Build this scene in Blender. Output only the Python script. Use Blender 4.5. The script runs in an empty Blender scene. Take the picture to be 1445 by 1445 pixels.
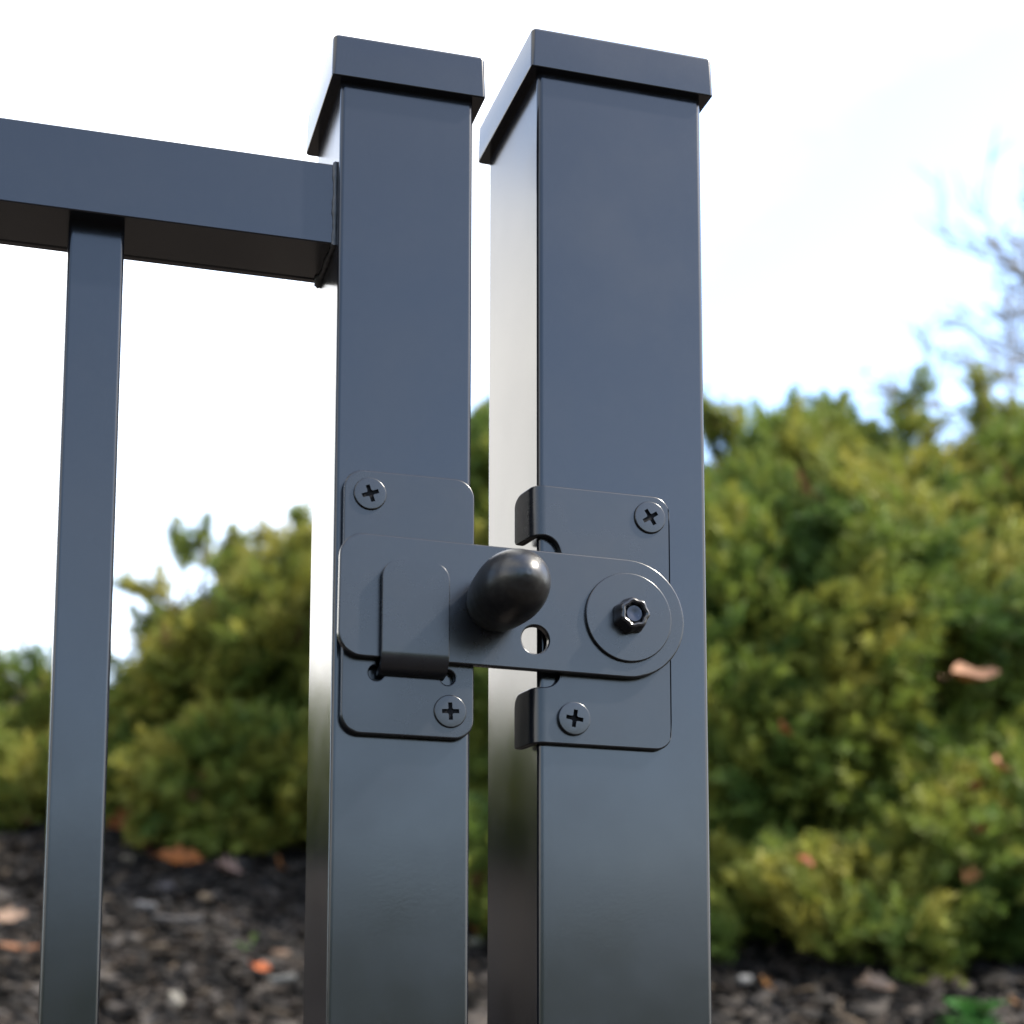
import bpy, bmesh, math, random
import numpy as np
from mathutils import Vector, Matrix

random.seed(7)
rng = np.random.default_rng(7)
sc = bpy.context.scene
col = sc.collection
MM = 0.001
ZO = 974.0                       # height of the measuring origin above the foot of the gate, mm

# ------------------------------------------------------------------ camera
cd = bpy.data.cameras.new('camera')
cam = bpy.data.objects.new('camera', cd)
col.objects.link(cam)
sc.camera = cam
cam.location = (-0.11757, -0.60229, 0.65)
cam.rotation_euler = (Matrix.Rotation(-0.2814, 3, 'Z') @ Matrix.Rotation(0.1362, 3, 'X')
                      @ Matrix.Rotation(-0.0035, 3, 'Y') @ Matrix.Rotation(math.pi / 2, 3, 'X')).to_euler()
cd.sensor_width = 36
cd.lens = 36 * 2492.2 / 1445
cd.shift_x = (722.5 - 683.9) / 1445
cd.shift_y = -(722.5 - 1202.4) / 1445
cd.clip_start = 0.02
cd.clip_end = 2000
cd.dof.use_dof = True
cd.dof.focus_distance = 0.665
cd.dof.aperture_fstop = 11.0
cd.dof.aperture_blades = 7

# ------------------------------------------------------------------ sky and sun
SUN_EL = math.radians(46)
SUN_AZ = math.radians(114)       # clockwise from +Y: over the viewer's right shoulder
CLOUD_AT = (14.98, 18.69, 1.22)
w = bpy.data.worlds.new('World')
sc.world = w
w.use_nodes = True
nt = w.node_tree
nt.nodes.clear()
sky = nt.nodes.new('ShaderNodeTexSky')
sky.sky_type = 'NISHITA'
sky.sun_disc = False
sky.sun_elevation = SUN_EL
sky.sun_rotation = SUN_AZ
sky.altitude = 100
sky.air_density = 1.0
sky.dust_density = 1.2
sky.ozone_density = 1.0
bg = nt.nodes.new('ShaderNodeBackground')
bg.inputs['Strength'].default_value = 0.15
out = nt.nodes.new('ShaderNodeOutputWorld')
# broken white cloud over the blue, drawn on the sky dome all the way round
tcw = nt.nodes.new('ShaderNodeTexCoord')
mp = nt.nodes.new('ShaderNodeMapping')
mp.inputs['Scale'].default_value = (1.0, 1.0, 2.2)
mp.inputs['Location'].default_value = CLOUD_AT
cn = nt.nodes.new('ShaderNodeTexNoise')
cn.inputs['Scale'].default_value = 1.15
cn.inputs['Detail'].default_value = 7
cn.inputs['Roughness'].default_value = 0.52
cm = nt.nodes.new('ShaderNodeMapRange')
cm.interpolation_type = 'SMOOTHSTEP'
cm.inputs['From Min'].default_value = 0.385
cm.inputs['From Max'].default_value = 0.62
cx = nt.nodes.new('ShaderNodeMix')
cx.data_type = 'RGBA'
cx.inputs['B'].default_value = (4.6, 4.5, 4.3, 1)
nt.links.new(tcw.outputs['Generated'], mp.inputs['Vector'])
nt.links.new(mp.outputs['Vector'], cn.inputs['Vector'])
nt.links.new(cn.outputs['Fac'], cm.inputs['Value'])
nt.links.new(cm.outputs['Result'], cx.inputs['Factor'])
nt.links.new(sky.outputs['Color'], cx.inputs['A'])
nt.links.new(cx.outputs['Result'], bg.inputs['Color'])
nt.links.new(bg.outputs['Background'], out.inputs['Surface'])

sd = bpy.data.lights.new('sun', 'SUN')
sun = bpy.data.objects.new('sun', sd)
col.objects.link(sun)
sd.energy = 3.0
sd.angle = math.radians(2.0)
sd.color = (1.0, 0.93, 0.82)
sdir = Vector((math.sin(SUN_AZ) * math.cos(SUN_EL), math.cos(SUN_AZ) * math.cos(SUN_EL), math.sin(SUN_EL)))
sun.rotation_euler = sdir.to_track_quat('Z', 'Y').to_euler()

vs = sc.view_settings
vs.view_transform = 'Standard'
vs.look = 'None'
vs.exposure = 2.2
vs.gamma = 1.0
vs.use_curve_mapping = False
sc.cycles.use_denoising = True
sc.cycles.max_bounces = 8


# ------------------------------------------------------------------ helpers
def tag(o, label=None, cat=None, group=None, kind=None):
    if label: o['label'] = label
    if cat: o['category'] = cat
    if group: o['group'] = group
    if kind: o['kind'] = kind
    return o


def empty(name, loc=(0, 0, 0), rz=0):
    o = bpy.data.objects.new(name, None)
    o.empty_display_size = 0.02
    col.objects.link(o)
    o.location = loc
    o.rotation_euler = (0, 0, rz)
    return o


HARD_SURFACE = {'stile', 'stile_cap', 'top_rail', 'bottom_rail', 'baluster', 'catch_plate', 'hook', 'post_tube', 'post_cap', 'bar_plate', 'washer', 'screw'}


def link(name, me, mat, parent=None):
    o = bpy.data.objects.new(name, me)
    col.objects.link(o)
    if name in HARD_SURFACE:
        wn = o.modifiers.new('flat faces', 'WEIGHTED_NORMAL'); wn.keep_sharp = True; wn.weight = 90
    if mat and not me.materials:
        me.materials.append(mat)
    if parent:
        o.parent = parent
    return o


def finish(bm, name, smooth=35, flip=True):
    if flip:
        bmesh.ops.recalc_face_normals(bm, faces=bm.faces[:])
    me = bpy.data.meshes.new(name)
    bm.to_mesh(me)
    bm.free()
    if smooth:
        me.polygons.foreach_set('use_smooth', [True] * len(me.polygons))
        me.set_sharp_from_angle(angle=math.radians(smooth))
    return me


def rrect(x0, x1, y0, y1, r, seg=5):
    """rounded rectangle, counter-clockwise; r is one radius or four (from x1,y1 counter-clockwise)"""
    rs = [r] * 4 if not isinstance(r, (list, tuple)) else r
    pts = []
    for (cx, cy, a0, rr) in ((x1, y1, 0, rs[0]), (x0, y1, 90, rs[1]), (x0, y0, 180, rs[2]), (x1, y0, 270, rs[3])):
        sx = -1 if cx == x1 else 1
        sy = -1 if cy == y1 else 1
        for k in range(seg + 1):
            a = math.radians(a0 + 90 * k / seg)
            pts.append((cx + sx * rr + rr * math.cos(a), cy + sy * rr + rr * math.sin(a)))
    return pts


def circ(cx, cy, r, n=40):
    return [(cx + r * math.cos(2 * math.pi * k / n), cy + r * math.sin(2 * math.pi * k / n)) for k in range(n)]


def inset(pts, d):
    """move a counter-clockwise outline inwards by d"""
    n = len(pts)
    res = []
    for i in range(n):
        a, b, c = Vector(pts[i - 1]), Vector(pts[i]), Vector(pts[(i + 1) % n])
        e1, e2 = (b - a), (c - b)
        if e1.length < 1e-9: e1 = e2
        if e2.length < 1e-9: e2 = e1
        e1.normalize(); e2.normalize()
        n1, n2 = Vector((-e1.y, e1.x)), Vector((-e2.y, e2.x))
        m = n1 + n2
        m = m / max(m.length_squared / 2, 0.4) if m.length > 1e-6 else n1
        q = b + m * d
        res.append((q.x, q.y))
    return res


def area(pts):
    return sum(pts[i - 1][0] * pts[i][1] - pts[i][0] * pts[i - 1][1] for i in range(len(pts))) / 2


def sheet(name, outer, holes, yb, yf, bev=0.3, smooth=50):
    """plate in the X-Z plane (mm) from y=yb (back) to y=yf (front, nearer the viewer), edges rounded by bev"""
    bm = bmesh.new()
    loops = []
    for k, pts in enumerate([outer] + list(holes)):
        ccw = pts if area(pts) > 0 else pts[::-1]
        s = 1 if k == 0 else -1
        rings = []
        for (off, y) in ((bev, yf), (bev * .62, yf + bev * .08), (bev * .29, yf + bev * .29), (bev * .08, yf + bev * .62), (0, yf + bev), (0, yb)):
            q = inset(ccw, off * s) if off else ccw
            rings.append([bm.verts.new((x * MM, y * MM, (z + ZO) * MM)) for x, z in q])
        n = len(ccw)
        for r0, r1 in zip(rings[:-1], rings[1:]):
            for i in range(n):
                j = (i + 1) % n
                bm.faces.new((r0[i], r0[j], r1[j], r1[i]))
        loops.append(rings)
    for idx in (0, -1):
        edges = []
        for rings in loops:
            r = rings[idx]
            for i in range(len(r)):
                e = bm.edges.get((r[i], r[(i + 1) % len(r)]))
                edges.append(e)
        bmesh.ops.triangle_fill(bm, use_beauty=True, use_dissolve=False, edges=edges)
    return finish(bm, name, smooth)


def loft(name, rings, smooth=35, caps=True):
    """skin a list of equal-length closed rings of 3-D points (metres)"""
    bm = bmesh.new()
    vr = [[bm.verts.new(p) for p in r] for r in rings]
    n = len(rings[0])
    for a, b in zip(vr[:-1], vr[1:]):
        for i in range(n):
            j = (i + 1) % n
            bm.faces.new((a[i], a[j], b[j], b[i]))
    if caps:
        bm.faces.new(vr[0][::-1])
        bm.faces.new(vr[-1])
    return finish(bm, name, smooth)


def tube_z(name, x0, x1, y0, y1, z0, z1, r):
    o = rrect(x0, x1, y0, y1, r, 4)
    return loft(name, [[(x * MM, y * MM, (z + ZO) * MM) for x, y in o] for z in (z0, z1)], 50)


def lathe_y(name, cx, cz, prof, n=48, lobes=0, amp=0.0):
    """revolve (y, r) pairs about an axis along Y through (cx, cz), mm"""
    rings = []
    for (y, r) in prof:
        ring = []
        for k in range(n):
            a = 2 * math.pi * k / n
            rr = r * (1 + amp * math.cos(lobes * a)) if lobes else r
            ring.append(((cx + rr * math.cos(a)) * MM, y * MM, (cz + ZO + rr * math.sin(a)) * MM))
        rings.append(ring)
    return loft(name, rings)


# ------------------------------------------------------------------ materials
def new_mat(name):
    m = bpy.data.materials.new(name)
    m.use_nodes = True
    n = m.node_tree.nodes
    return m, n, m.node_tree.links, n['Principled BSDF']


def paint(name, base, rough, bump=0.06, scale=900, ior=1.5, dust=0.0):
    """powder coat: near-black slate, faint orange peel, slightly uneven gloss, a little dust"""
    m, n, l, p = new_mat(name)
    tc = n.new('ShaderNodeTexCoord')
    geo = n.new('ShaderNodeNewGeometry')
    n1 = n.new('ShaderNodeTexNoise'); n1.inputs['Scale'].default_value = scale; n1.inputs['Detail'].default_value = 3
    n2 = n.new('ShaderNodeTexNoise'); n2.inputs['Scale'].default_value = 22; n2.inputs['Detail'].default_value = 6
    n3 = n.new('ShaderNodeTexNoise'); n3.inputs['Scale'].default_value = 1400; n3.inputs['Detail'].default_value = 1
    for t in (n1, n2, n3):
        l.new(geo.outputs['Position'], t.inputs['Vector'])
    b = n.new('ShaderNodeBump'); b.inputs['Strength'].default_value = bump; b.inputs['Distance'].default_value = 0.0004
    l.new(n1.outputs['Fac'], b.inputs['Height'])
    l.new(b.outputs['Normal'], p.inputs['Normal'])
    r = n.new('ShaderNodeMapRange')
    r.inputs['From Min'].default_value = .3; r.inputs['From Max'].default_value = .7
    r.inputs['To Min'].default_value = rough - .04; r.inputs['To Max'].default_value = rough + .05
    l.new(n2.outputs['Fac'], r.inputs['Value'])
    l.new(r.outputs['Result'], p.inputs['Roughness'])
    c = n.new('ShaderNodeMapRange')
    c.inputs['From Min'].default_value = .68; c.inputs['From Max'].default_value = .8
    l.new(n3.outputs['Fac'], c.inputs['Value'])
    mx = n.new('ShaderNodeMix'); mx.data_type = 'RGBA'
    mx.inputs['A'].default_value = (*base, 1)
    mx.inputs['B'].default_value = (base[0] * 2.2, base[1] * 2.2, base[2] * 2.1, 1)
    l.new(c.outputs['Result'], mx.inputs['Factor'])
    last = mx.outputs['Result']
    if dust:                                            # patchy film of dust and rubbed-off gloss
        n4 = n.new('ShaderNodeTexNoise'); n4.inputs['Scale'].default_value = 170; n4.inputs['Detail'].default_value = 8
        n4.inputs['Roughness'].default_value = .7
        l.new(geo.outputs['Position'], n4.inputs['Vector'])
        d = n.new('ShaderNodeMapRange'); d.inputs['From Min'].default_value = .45; d.inputs['From Max'].default_value = .75
        d.inputs['To Max'].default_value = dust
        l.new(n4.outputs['Fac'], d.inputs['Value'])
        m2 = n.new('ShaderNodeMix'); m2.data_type = 'RGBA'
        m2.inputs['B'].default_value = (.10, .10, .095, 1)
        l.new(d.outputs['Result'], m2.inputs['Factor']); l.new(last, m2.inputs['A'])
        last = m2.outputs['Result']
        ra = n.new('ShaderNodeMath'); ra.operation = 'MULTIPLY_ADD'; ra.inputs[1].default_value = .6
        l.new(d.outputs['Result'], ra.inputs[0]); l.new(r.outputs['Result'], ra.inputs[2])
        l.new(ra.outputs['Value'], p.inputs['Roughness'])
    l.new(last, p.inputs['Base Color'])
    p.inputs['IOR'].default_value = ior
    return m


M_PAINT = paint('slate powder coat', (0.0046, 0.0056, 0.0085), 0.17, bump=0.018, dust=.012)
M_HARD = paint('satin black hardware coat', (0.0053, 0.0060, 0.0080), 0.25, bump=0.035, dust=.02)
M_KNOB = paint('black moulded knob', (0.003, 0.003, 0.0035), 0.31, bump=0.8, scale=130, dust=.10)
M_NUT = paint('black oxide nut', (0.010, 0.010, 0.012), 0.19, bump=0.025, dust=.05)
M_BOLT = paint('bare bolt end', (0.035, 0.037, 0.045), 0.3, bump=0.03)
M_BOLT.node_tree.nodes['Principled BSDF'].inputs['Metallic'].default_value = 1.0
M_RECESS_SHADE = paint('recess shade', (0.004, 0.004, 0.005), 0.75, bump=0.3)  # shade inside the shallow screw cross, put into the colour
M_RECESS_SHADE.node_tree.nodes['Principled BSDF'].inputs['Specular IOR Level'].default_value = 0.1
M_WELD = paint('painted weld', (0.022, 0.025, 0.030), 0.45, bump=0.5, scale=700)


def tinted(name, rough=0.8, transl=0.0, noise=0.0, nscale=120, bump=0.0, spec=0.3):
    """takes its colour from the 'tint' attribute of the mesh"""
    m, n, l, p = new_mat(name)
    a = n.new('ShaderNodeAttribute'); a.attribute_name = 'tint'
    src = a.outputs['Color']
    if noise:
        g = n.new('ShaderNodeNewGeometry')
        t = n.new('ShaderNodeTexNoise'); t.inputs['Scale'].default_value = nscale; t.inputs['Detail'].default_value = 4
        l.new(g.outputs['Position'], t.inputs['Vector'])
        hv = n.new('ShaderNodeHueSaturation')
        mr = n.new('ShaderNodeMapRange')
        mr.inputs['From Min'].default_value = .3; mr.inputs['From Max'].default_value = .7
        mr.inputs['To Min'].default_value = 1 - noise; mr.inputs['To Max'].default_value = 1 + noise
        l.new(t.outputs['Fac'], mr.inputs['Value'])
        l.new(mr.outputs['Result'], hv.inputs['Value'])
        l.new(src, hv.inputs['Color'])
        src = hv.outputs['Color']
        if bump:
            b = n.new('ShaderNodeBump'); b.inputs['Strength'].default_value = bump; b.inputs['Distance'].default_value = .003
            l.new(t.outputs['Fac'], b.inputs['Height']); l.new(b.outputs['Normal'], p.inputs['Normal'])
    l.new(src, p.inputs['Base Color'])
    p.inputs['Roughness'].default_value = rough
    p.inputs['Specular IOR Level'].default_value = spec
    if transl:
        o = n['Material Output']
        tr = n.new('ShaderNodeBsdfTranslucent')
        l.new(src, tr.inputs['Color'])
        ms = n.new('ShaderNodeMixShader'); ms.inputs['Fac'].default_value = transl
        l.new(p.outputs['BSDF'], ms.inputs[1]); l.new(tr.outputs['BSDF'], ms.inputs[2])
        l.new(ms.outputs['Shader'], o.inputs['Surface'])
    return m


M_JUNIPER = tinted('juniper foliage', 0.65, 0.35, 0.25, 300)
M_BARK = tinted('juniper bark', 0.9, 0, 0.3, 60, 0.6)
M_CHIP = tinted('shredded bark mulch', 0.85, 0, 0.35, 150, 0.5, 0.15)
M_LEAF = tinted('dry leaf', 0.6, 0.25, 0.2, 90, 0.3)
M_WEED = tinted('fresh green leaf', 0.5, 0.35, 0.15, 90)
M_TWIG = tinted('grey twig bark', 0.9, 0, 0.2, 80, 0.3)


def paint_attr(me, rgb):
    """give a mesh one 'tint' colour"""
    at = me.color_attributes.new('tint', 'FLOAT_COLOR', 'POINT')
    at.data.foreach_set('color', list((*rgb, 1.0)) * len(me.vertices))


def soil():
    m, n, l, p = new_mat('bank soil')
    g = n.new('ShaderNodeNewGeometry')
    t = n.new('ShaderNodeTexNoise'); t.inputs['Scale'].default_value = 45; t.inputs['Detail'].default_value = 8
    v = n.new('ShaderNodeTexVoronoi'); v.inputs['Scale'].default_value = 38
    t2 = n.new('ShaderNodeTexNoise'); t2.inputs['Scale'].default_value = 2.2; t2.inputs['Detail'].default_value = 4
    for q in (t, v, t2): l.new(g.outputs['Position'], q.inputs['Vector'])
    r = n.new('ShaderNodeValToRGB')
    r.color_ramp.elements[0].position = .32; r.color_ramp.elements[0].color = (.012, .009, .007, 1)
    r.color_ramp.elements[1].position = .72; r.color_ramp.elements[1].color = (.034, .025, .018, 1)
    l.new(t.outputs['Fac'], r.inputs['Fac'])
    r2 = n.new('ShaderNodeValToRGB')
    r2.color_ramp.elements[0].color = (.030, .045, .014, 1); r2.color_ramp.elements[1].color = (.075, .090, .030, 1)
    l.new(t.outputs['Fac'], r2.inputs['Fac'])
    # planting bed near the fence, rough grass farther out
    ln = n.new('ShaderNodeVectorMath'); ln.operation = 'LENGTH'
    l.new(g.outputs['Position'], ln.inputs[0])
    ad = n.new('ShaderNodeMath'); ad.operation = 'MULTIPLY_ADD'
    ad.inputs[1].default_value = 3.0
    l.new(t2.outputs['Fac'], ad.inputs[0]); l.new(ln.outputs['Value'], ad.inputs[2])
    mr = n.new('ShaderNodeMapRange'); mr.inputs['From Min'].default_value = 8.5; mr.inputs['From Max'].default_value = 10.0
    l.new(ad.outputs['Value'], mr.inputs['Value'])
    mx = n.new('ShaderNodeMix'); mx.data_type = 'RGBA'
    l.new(mr.outputs['Result'], mx.inputs['Factor'])
    l.new(r.outputs['Color'], mx.inputs['A']); l.new(r2.outputs['Color'], mx.inputs['B'])
    l.new(mx.outputs['Result'], p.inputs['Base Color'])
    p.inputs['Roughness'].default_value = .9
    b = n.new('ShaderNodeBump'); b.inputs['Strength'].default_value = .8; b.inputs['Distance'].default_value = .02
    l.new(v.outputs['Distance'], b.inputs['Height']); l.new(b.outputs['Normal'], p.inputs['Normal'])
    return m


M_SOIL = soil()

# ------------------------------------------------------------------ ground: a bank that climbs behind the fence
NX, NY = 0.2777, 0.9607           # uphill direction of the bank
CX, CY = -0.1176, -0.6023


def bank(lat, s):
    return (CX + s * NX + lat * NY, CY + s * NY - lat * NX)


def gz_ls(lat, s):
    t = (s - 0.8) / 4.4
    if t <= 0: z = 0.0
    elif t >= 1: z = 1.54
    else:
        z = 1.54 * t
    if s < -9: z += min((-9 - s) * .17, 9.5)          # unseen rise added behind the viewer to darken low reflections
    z += 0.025 * math.sin(lat * 1.7 + 1.0) * math.sin(s * 2.1) * (1 if 0.8 < s < 8 else 0.4)
    return z


def ls(x, y):
    return ((x - CX) * NY - (y - CY) * NX, (x - CX) * NX + (y - CY) * NY)


def gz(x, y):
    return gz_ls(*ls(x, y))


def make_ground():
    lat = np.concatenate([[-400, -150, -60, -25, -12], np.arange(-7, 7.01, .14), [12, 25, 60, 150, 400]])
    s = np.concatenate([[-400, -150, -64, -40, -25, -16, -9, -5, -3], np.arange(-2, 9.01, .11), [12, 25, 60, 150, 400]])
    verts, faces = [], []
    for b in s:
        for a in lat:
            x, y = bank(a, b)
            j = 0.010 * (math.sin(a * 23 + b * 7) + math.sin(b * 31 - a * 11)) if abs(a) < 6 and .8 < b < 8 else 0
            verts.append((x, y, gz_ls(a, b) + j))
    n = len(lat)
    for i in range(len(s) - 1):
        for k in range(n - 1):
            faces.append((i * n + k, i * n + k + 1, (i + 1) * n + k + 1, (i + 1) * n + k))
    me = bpy.data.meshes.new('ground')
    me.from_pydata(verts, [], faces)
    me.polygons.foreach_set('use_smooth', [True] * len(me.polygons))
    tag(link('ground', me, M_SOIL), kind='structure')


make_ground()

# ------------------------------------------------------------------ gate
gate = empty('metal_gate', (0, 0, 0), -0.0155)
tag(gate, 'slate grey metal gate with capped stile, rail and thin baluster, left of post', 'gate')
GB = -ZO + 45                      # underside of the gate, mm in the measuring frame


def cap_mesh(name, x0, x1, y0, y1, z0, z1):
    rings = []
    for (ins, z, r) in ((.5, z0, 1.2), (0, z0 + .5, 1.4), (.35, z1 - 1.6, 1.6), (.8, z1 - .6, 1.8), (1.7, z1, 2.0)):
        rings.append([(x * MM, y * MM, (z + ZO) * MM) for x, y in rrect(x0 + ins, x1 - ins, y0 + ins, y1 - ins, r, 4)])
    return loft(name, rings, 50)


def stile(x0):
    s = link('stile', tube_z('stile', x0, x0 + 50.8, 0, 50.8, GB, 63.5, 1.8), M_PAINT, gate)
    link('stile_cap', cap_mesh('stile_cap', x0 - 4.0, x0 + 54.7, -4.0, 55.6, 48.6, 65.6), M_PAINT, s)
    return s


stile(0)
X_H = -913.0
stile(X_H)


def rail(z0, z1, lip):
    """rail along X with a shallow channel on its underside"""
    y0, y1 = 6.0, 40.0
    prof = [(y0 + 1, z1), (y0 + .3, z1 - .3), (y0, z1 - 1), (y0, z0 + .4), (y0 + .4, z0), (y0 + 2.6, z0), (y0 + 2.9, z0 + lip),
            (y1 - 3.4, z0 + lip), (y1 - 3.0, z0), (y1 - .4, z0), (y1, z0 + .4), (y1, z1 - 1), (y1 - .3, z1 - .3), (y1 - 1, z1)]
    return loft('rail', [[(x * MM, y * MM, (z + ZO) * MM) for y, z in prof] for x in (X_H + 50.8, -.6)])


def weld(cx, z0, z1, y0, y1, bot_only=False):
    """lumpy bead round the joint of a rail end"""
    path = []
    def seg(a, b, n):
        for k in range(n):
            t = k / n
            path.append((a[0] + (b[0] - a[0]) * t, a[1] + (b[1] - a[1]) * t))
    seg((y0, z1), (y0, z0), 26); seg((y0, z0), (y1, z0), 26); seg((y1, z0), (y1, z1), 26); seg((y1, z1), (y0, z1), 26)
    rings = []
    n = len(path)
    cyc, czc = (y0 + y1) / 2, (z0 + z1) / 2
    for i, (y, z) in enumerate(path):
        r = 1.0 + .2 * math.sin(i * .55) + .12 * math.sin(i * 1.7) + .12 * random.random()
        if abs(i - 50) < 3: r *= 1.7
        d = Vector((y - cyc, z - czc)).normalized()
        ring = []
        for k in range(7):
            a = 2 * math.pi * k / 7
            ring.append(((cx + r * 1.15 * math.cos(a)) * MM, (y + d.x * r * math.sin(a)) * MM, (z + d.y * r * math.sin(a) + ZO) * MM))
        rings.append(ring)
    rings.append(rings[0])
    return loft('weld_bead', rings, 60, caps=False)


top_rail = link('top_rail', rail(-12.5, 19.0, .4), M_PAINT, gate)
link('weld_bead', weld(-.4, -12.5, 19.0, 6.0, 40.0), M_WELD, top_rail)
low_rail = link('bottom_rail', rail(GB + 40, GB + 71.5, 1.0), M_PAINT, gate)
bal = tube_z('baluster', -95.9, -76.0, 14.9, 34.9, GB + 71, -11.6, 1.6)
for k in range(8):
    o = link('baluster', bal, M_PAINT, gate)
    o.location.x = -k * 96.0 * MM


# ---- screws: pan heads with a real cross recess
def screw(name, cx, cz, r, yplate, proud, rot, parent):
    bm = bmesh.new()
    def ring(rr, y):
        return [bm.verts.new(((cx + rr * math.cos(t + rr0)) * MM, y * MM, (cz + ZO + rr * math.sin(t + rr0)) * MM)) for t in angs]
    yf = yplate - proud
    arm, hw, fil = r * .53, r * .125, r * .22
    def star(a):
        """distance from the centre to the edge of the cross at angle a"""
        a = (a + math.pi / 4) % (math.pi / 2) - math.pi / 4
        c, t = math.cos(a), abs(math.sin(a))
        q = arm / c
        if t > 1e-6: q = min(q, hw / t)
        return max(q, fil)
    ca = math.atan2(hw, arm); cb = math.acos(min(1, math.sqrt(max(fil ** 2 - hw ** 2, 0)) / fil))
    angs = []
    for q in range(4):
        for d in (0, ca * .6, ca, (ca + cb) / 2, cb, math.pi / 4, math.pi / 2 - cb, math.pi / 2 - (ca + cb) / 2, math.pi / 2 - ca, math.pi / 2 - ca * .6):
            angs.append(q * math.pi / 2 + d)
    rr0 = math.radians(rot)
    loops = []
    for (k, dy) in ((1.0, 0), (.97, .25), (.9, proud - .12)):
        loops.append([bm.verts.new(((cx + star(t) * k * math.cos(t + rr0)) * MM, (yf + dy) * MM, (cz + ZO + star(t) * k * math.sin(t + rr0)) * MM)) for t in angs])
    rs = [ring(r * .97, yplate + .3), ring(r, yplate - proud * .45), ring(r * .975, yf + .16), ring(r * .93, yf)]
    m = len(angs)
    for a, b in zip(rs + loops[:-1], rs[1:] + loops):
        for i in range(m):
            j = (i + 1) % m
            bm.faces.new((a[i], a[j], b[j], b[i]))
    bm.faces.new(loops[-1])
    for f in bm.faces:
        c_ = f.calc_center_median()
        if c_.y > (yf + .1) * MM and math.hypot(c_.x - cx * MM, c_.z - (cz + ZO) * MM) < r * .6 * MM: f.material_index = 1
    me = finish(bm, 'screw', 45)
    me.materials.append(M_HARD); me.materials.append(M_RECESS_SHADE)
    return link('screw', me, None, parent)


# ---- catch plate with its folded-out hook
def keyhole():
    x0, x1, zb, zt, r = 15.6, 40.9, -175.6, -138.0, 2.7
    pts = []
    for k in range(0, 15):                     # left relief hole
        a = math.radians(80 + 270 * k / 14)
        pts.append((x0 - .4 + r * math.cos(a), zb - .6 + r * math.sin(a)))
    for k in range(0, 15):
        a = math.radians(190 + 270 * k / 14)
        pts.append((x1 + .4 + r * math.cos(a), zb - .6 + r * math.sin(a)))
    pts += [(x1, zt), (x0, zt)]
    return pts


plate = link('catch_plate', sheet('catch_plate', rrect(2.7, 51.0, -198.4, -101.9, 7, 8), [keyhole()], -.9, -3.9, .65), M_HARD, gate)


def hook():
    """strip folded out of the plate: out at the root, round, then up in front of the bar"""
    t = 2.1
    path = [(-2.2, -176.2), (-3.6, -176.0)]
    for k in range(9):
        a = math.radians(-90 + 90 * k / 8)
        path.append((-3.6 - 6.6 * math.cos(math.radians(90 - 90 * k / 8)), -169.6 - 6.4 * math.sin(math.radians(90 - 90 * k / 8))))
    zs = [-164, -155, -146]
    path += [(-10.2, z) for z in zs]
    # rounded top corners
    top, rc = -136.5, 6.0
    hw = 12.25
    cx = 27.85
    rows = [(y, z, hw) for y, z in path]
    for k in range(0, 9):
        a = math.radians(90 * k / 8)
        rows.append((-10.2, top - rc + rc * math.sin(a), hw - rc + rc * math.cos(a)))
    bm = bmesh.new()
    bev = .35
    rings = []
    for i, (y, z, h) in enumerate(rows):
        p0 = Vector(rows[max(i - 1, 0)][:2]); p1 = Vector(rows[min(i + 1, len(rows) - 1)][:2])
        d = (p1 - p0).normalized()
        if d.length == 0: d = Vector((0, 1))
        nrm = Vector((-d.y, d.x))                       # front / outer side points to -y or -z
        if nrm.x > 0 or (abs(nrm.x) < 1e-6 and nrm.y > 0): nrm = -nrm
        sec = [(-h, -t / 2), (-h, t / 2 - bev), (-h + bev * .3, t / 2 - bev * .3), (-h + bev, t / 2),
               (h - bev, t / 2), (h - bev * .3, t / 2 - bev * .3), (h, t / 2 - bev), (h, -t / 2)]
        rings.append([bm.verts.new(((cx + u) * MM, (y + nrm.x * v) * MM, (z + nrm.y * v + ZO) * MM)) for u, v in sec])
    m = 8
    for a, b in zip(rings[:-1], rings[1:]):
        for i in range(m):
            j = (i + 1) % m
            bm.faces.new((a[i], a[j], b[j], b[i]))
    bm.faces.new(rings[0]); bm.faces.new(rings[-1])
    return finish(bm, 'hook', 50)


link('hook', hook(), M_HARD, plate)
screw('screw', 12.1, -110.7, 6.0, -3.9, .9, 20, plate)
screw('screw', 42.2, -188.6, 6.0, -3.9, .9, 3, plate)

# ------------------------------------------------------------------ latch post
post = empty('fence_post', (0.110, 0.032, 0))
tag(post, 'wide slate grey metal fence post with flat overhanging cap, standing free on the right', 'post')
PX = Matrix.Translation((-0.110, -0.032, 0))


def on_post(o, parent=post):
    if parent is post:
        o.matrix_parent_inverse = PX
    return o


PX0, PX1 = 76.5, 144.0
on_post(link('post_tube', tube_z('post_tube', PX0, PX1, -1.0, 66.5, -ZO - 250, 79.0, 2.2), M_PAINT, post))
on_post(link('post_cap', cap_mesh('post_cap', PX0 - 3.8, PX1 + 3.7, -4.8, 70.6, 65.1, 81.6), M_PAINT, post))


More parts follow.
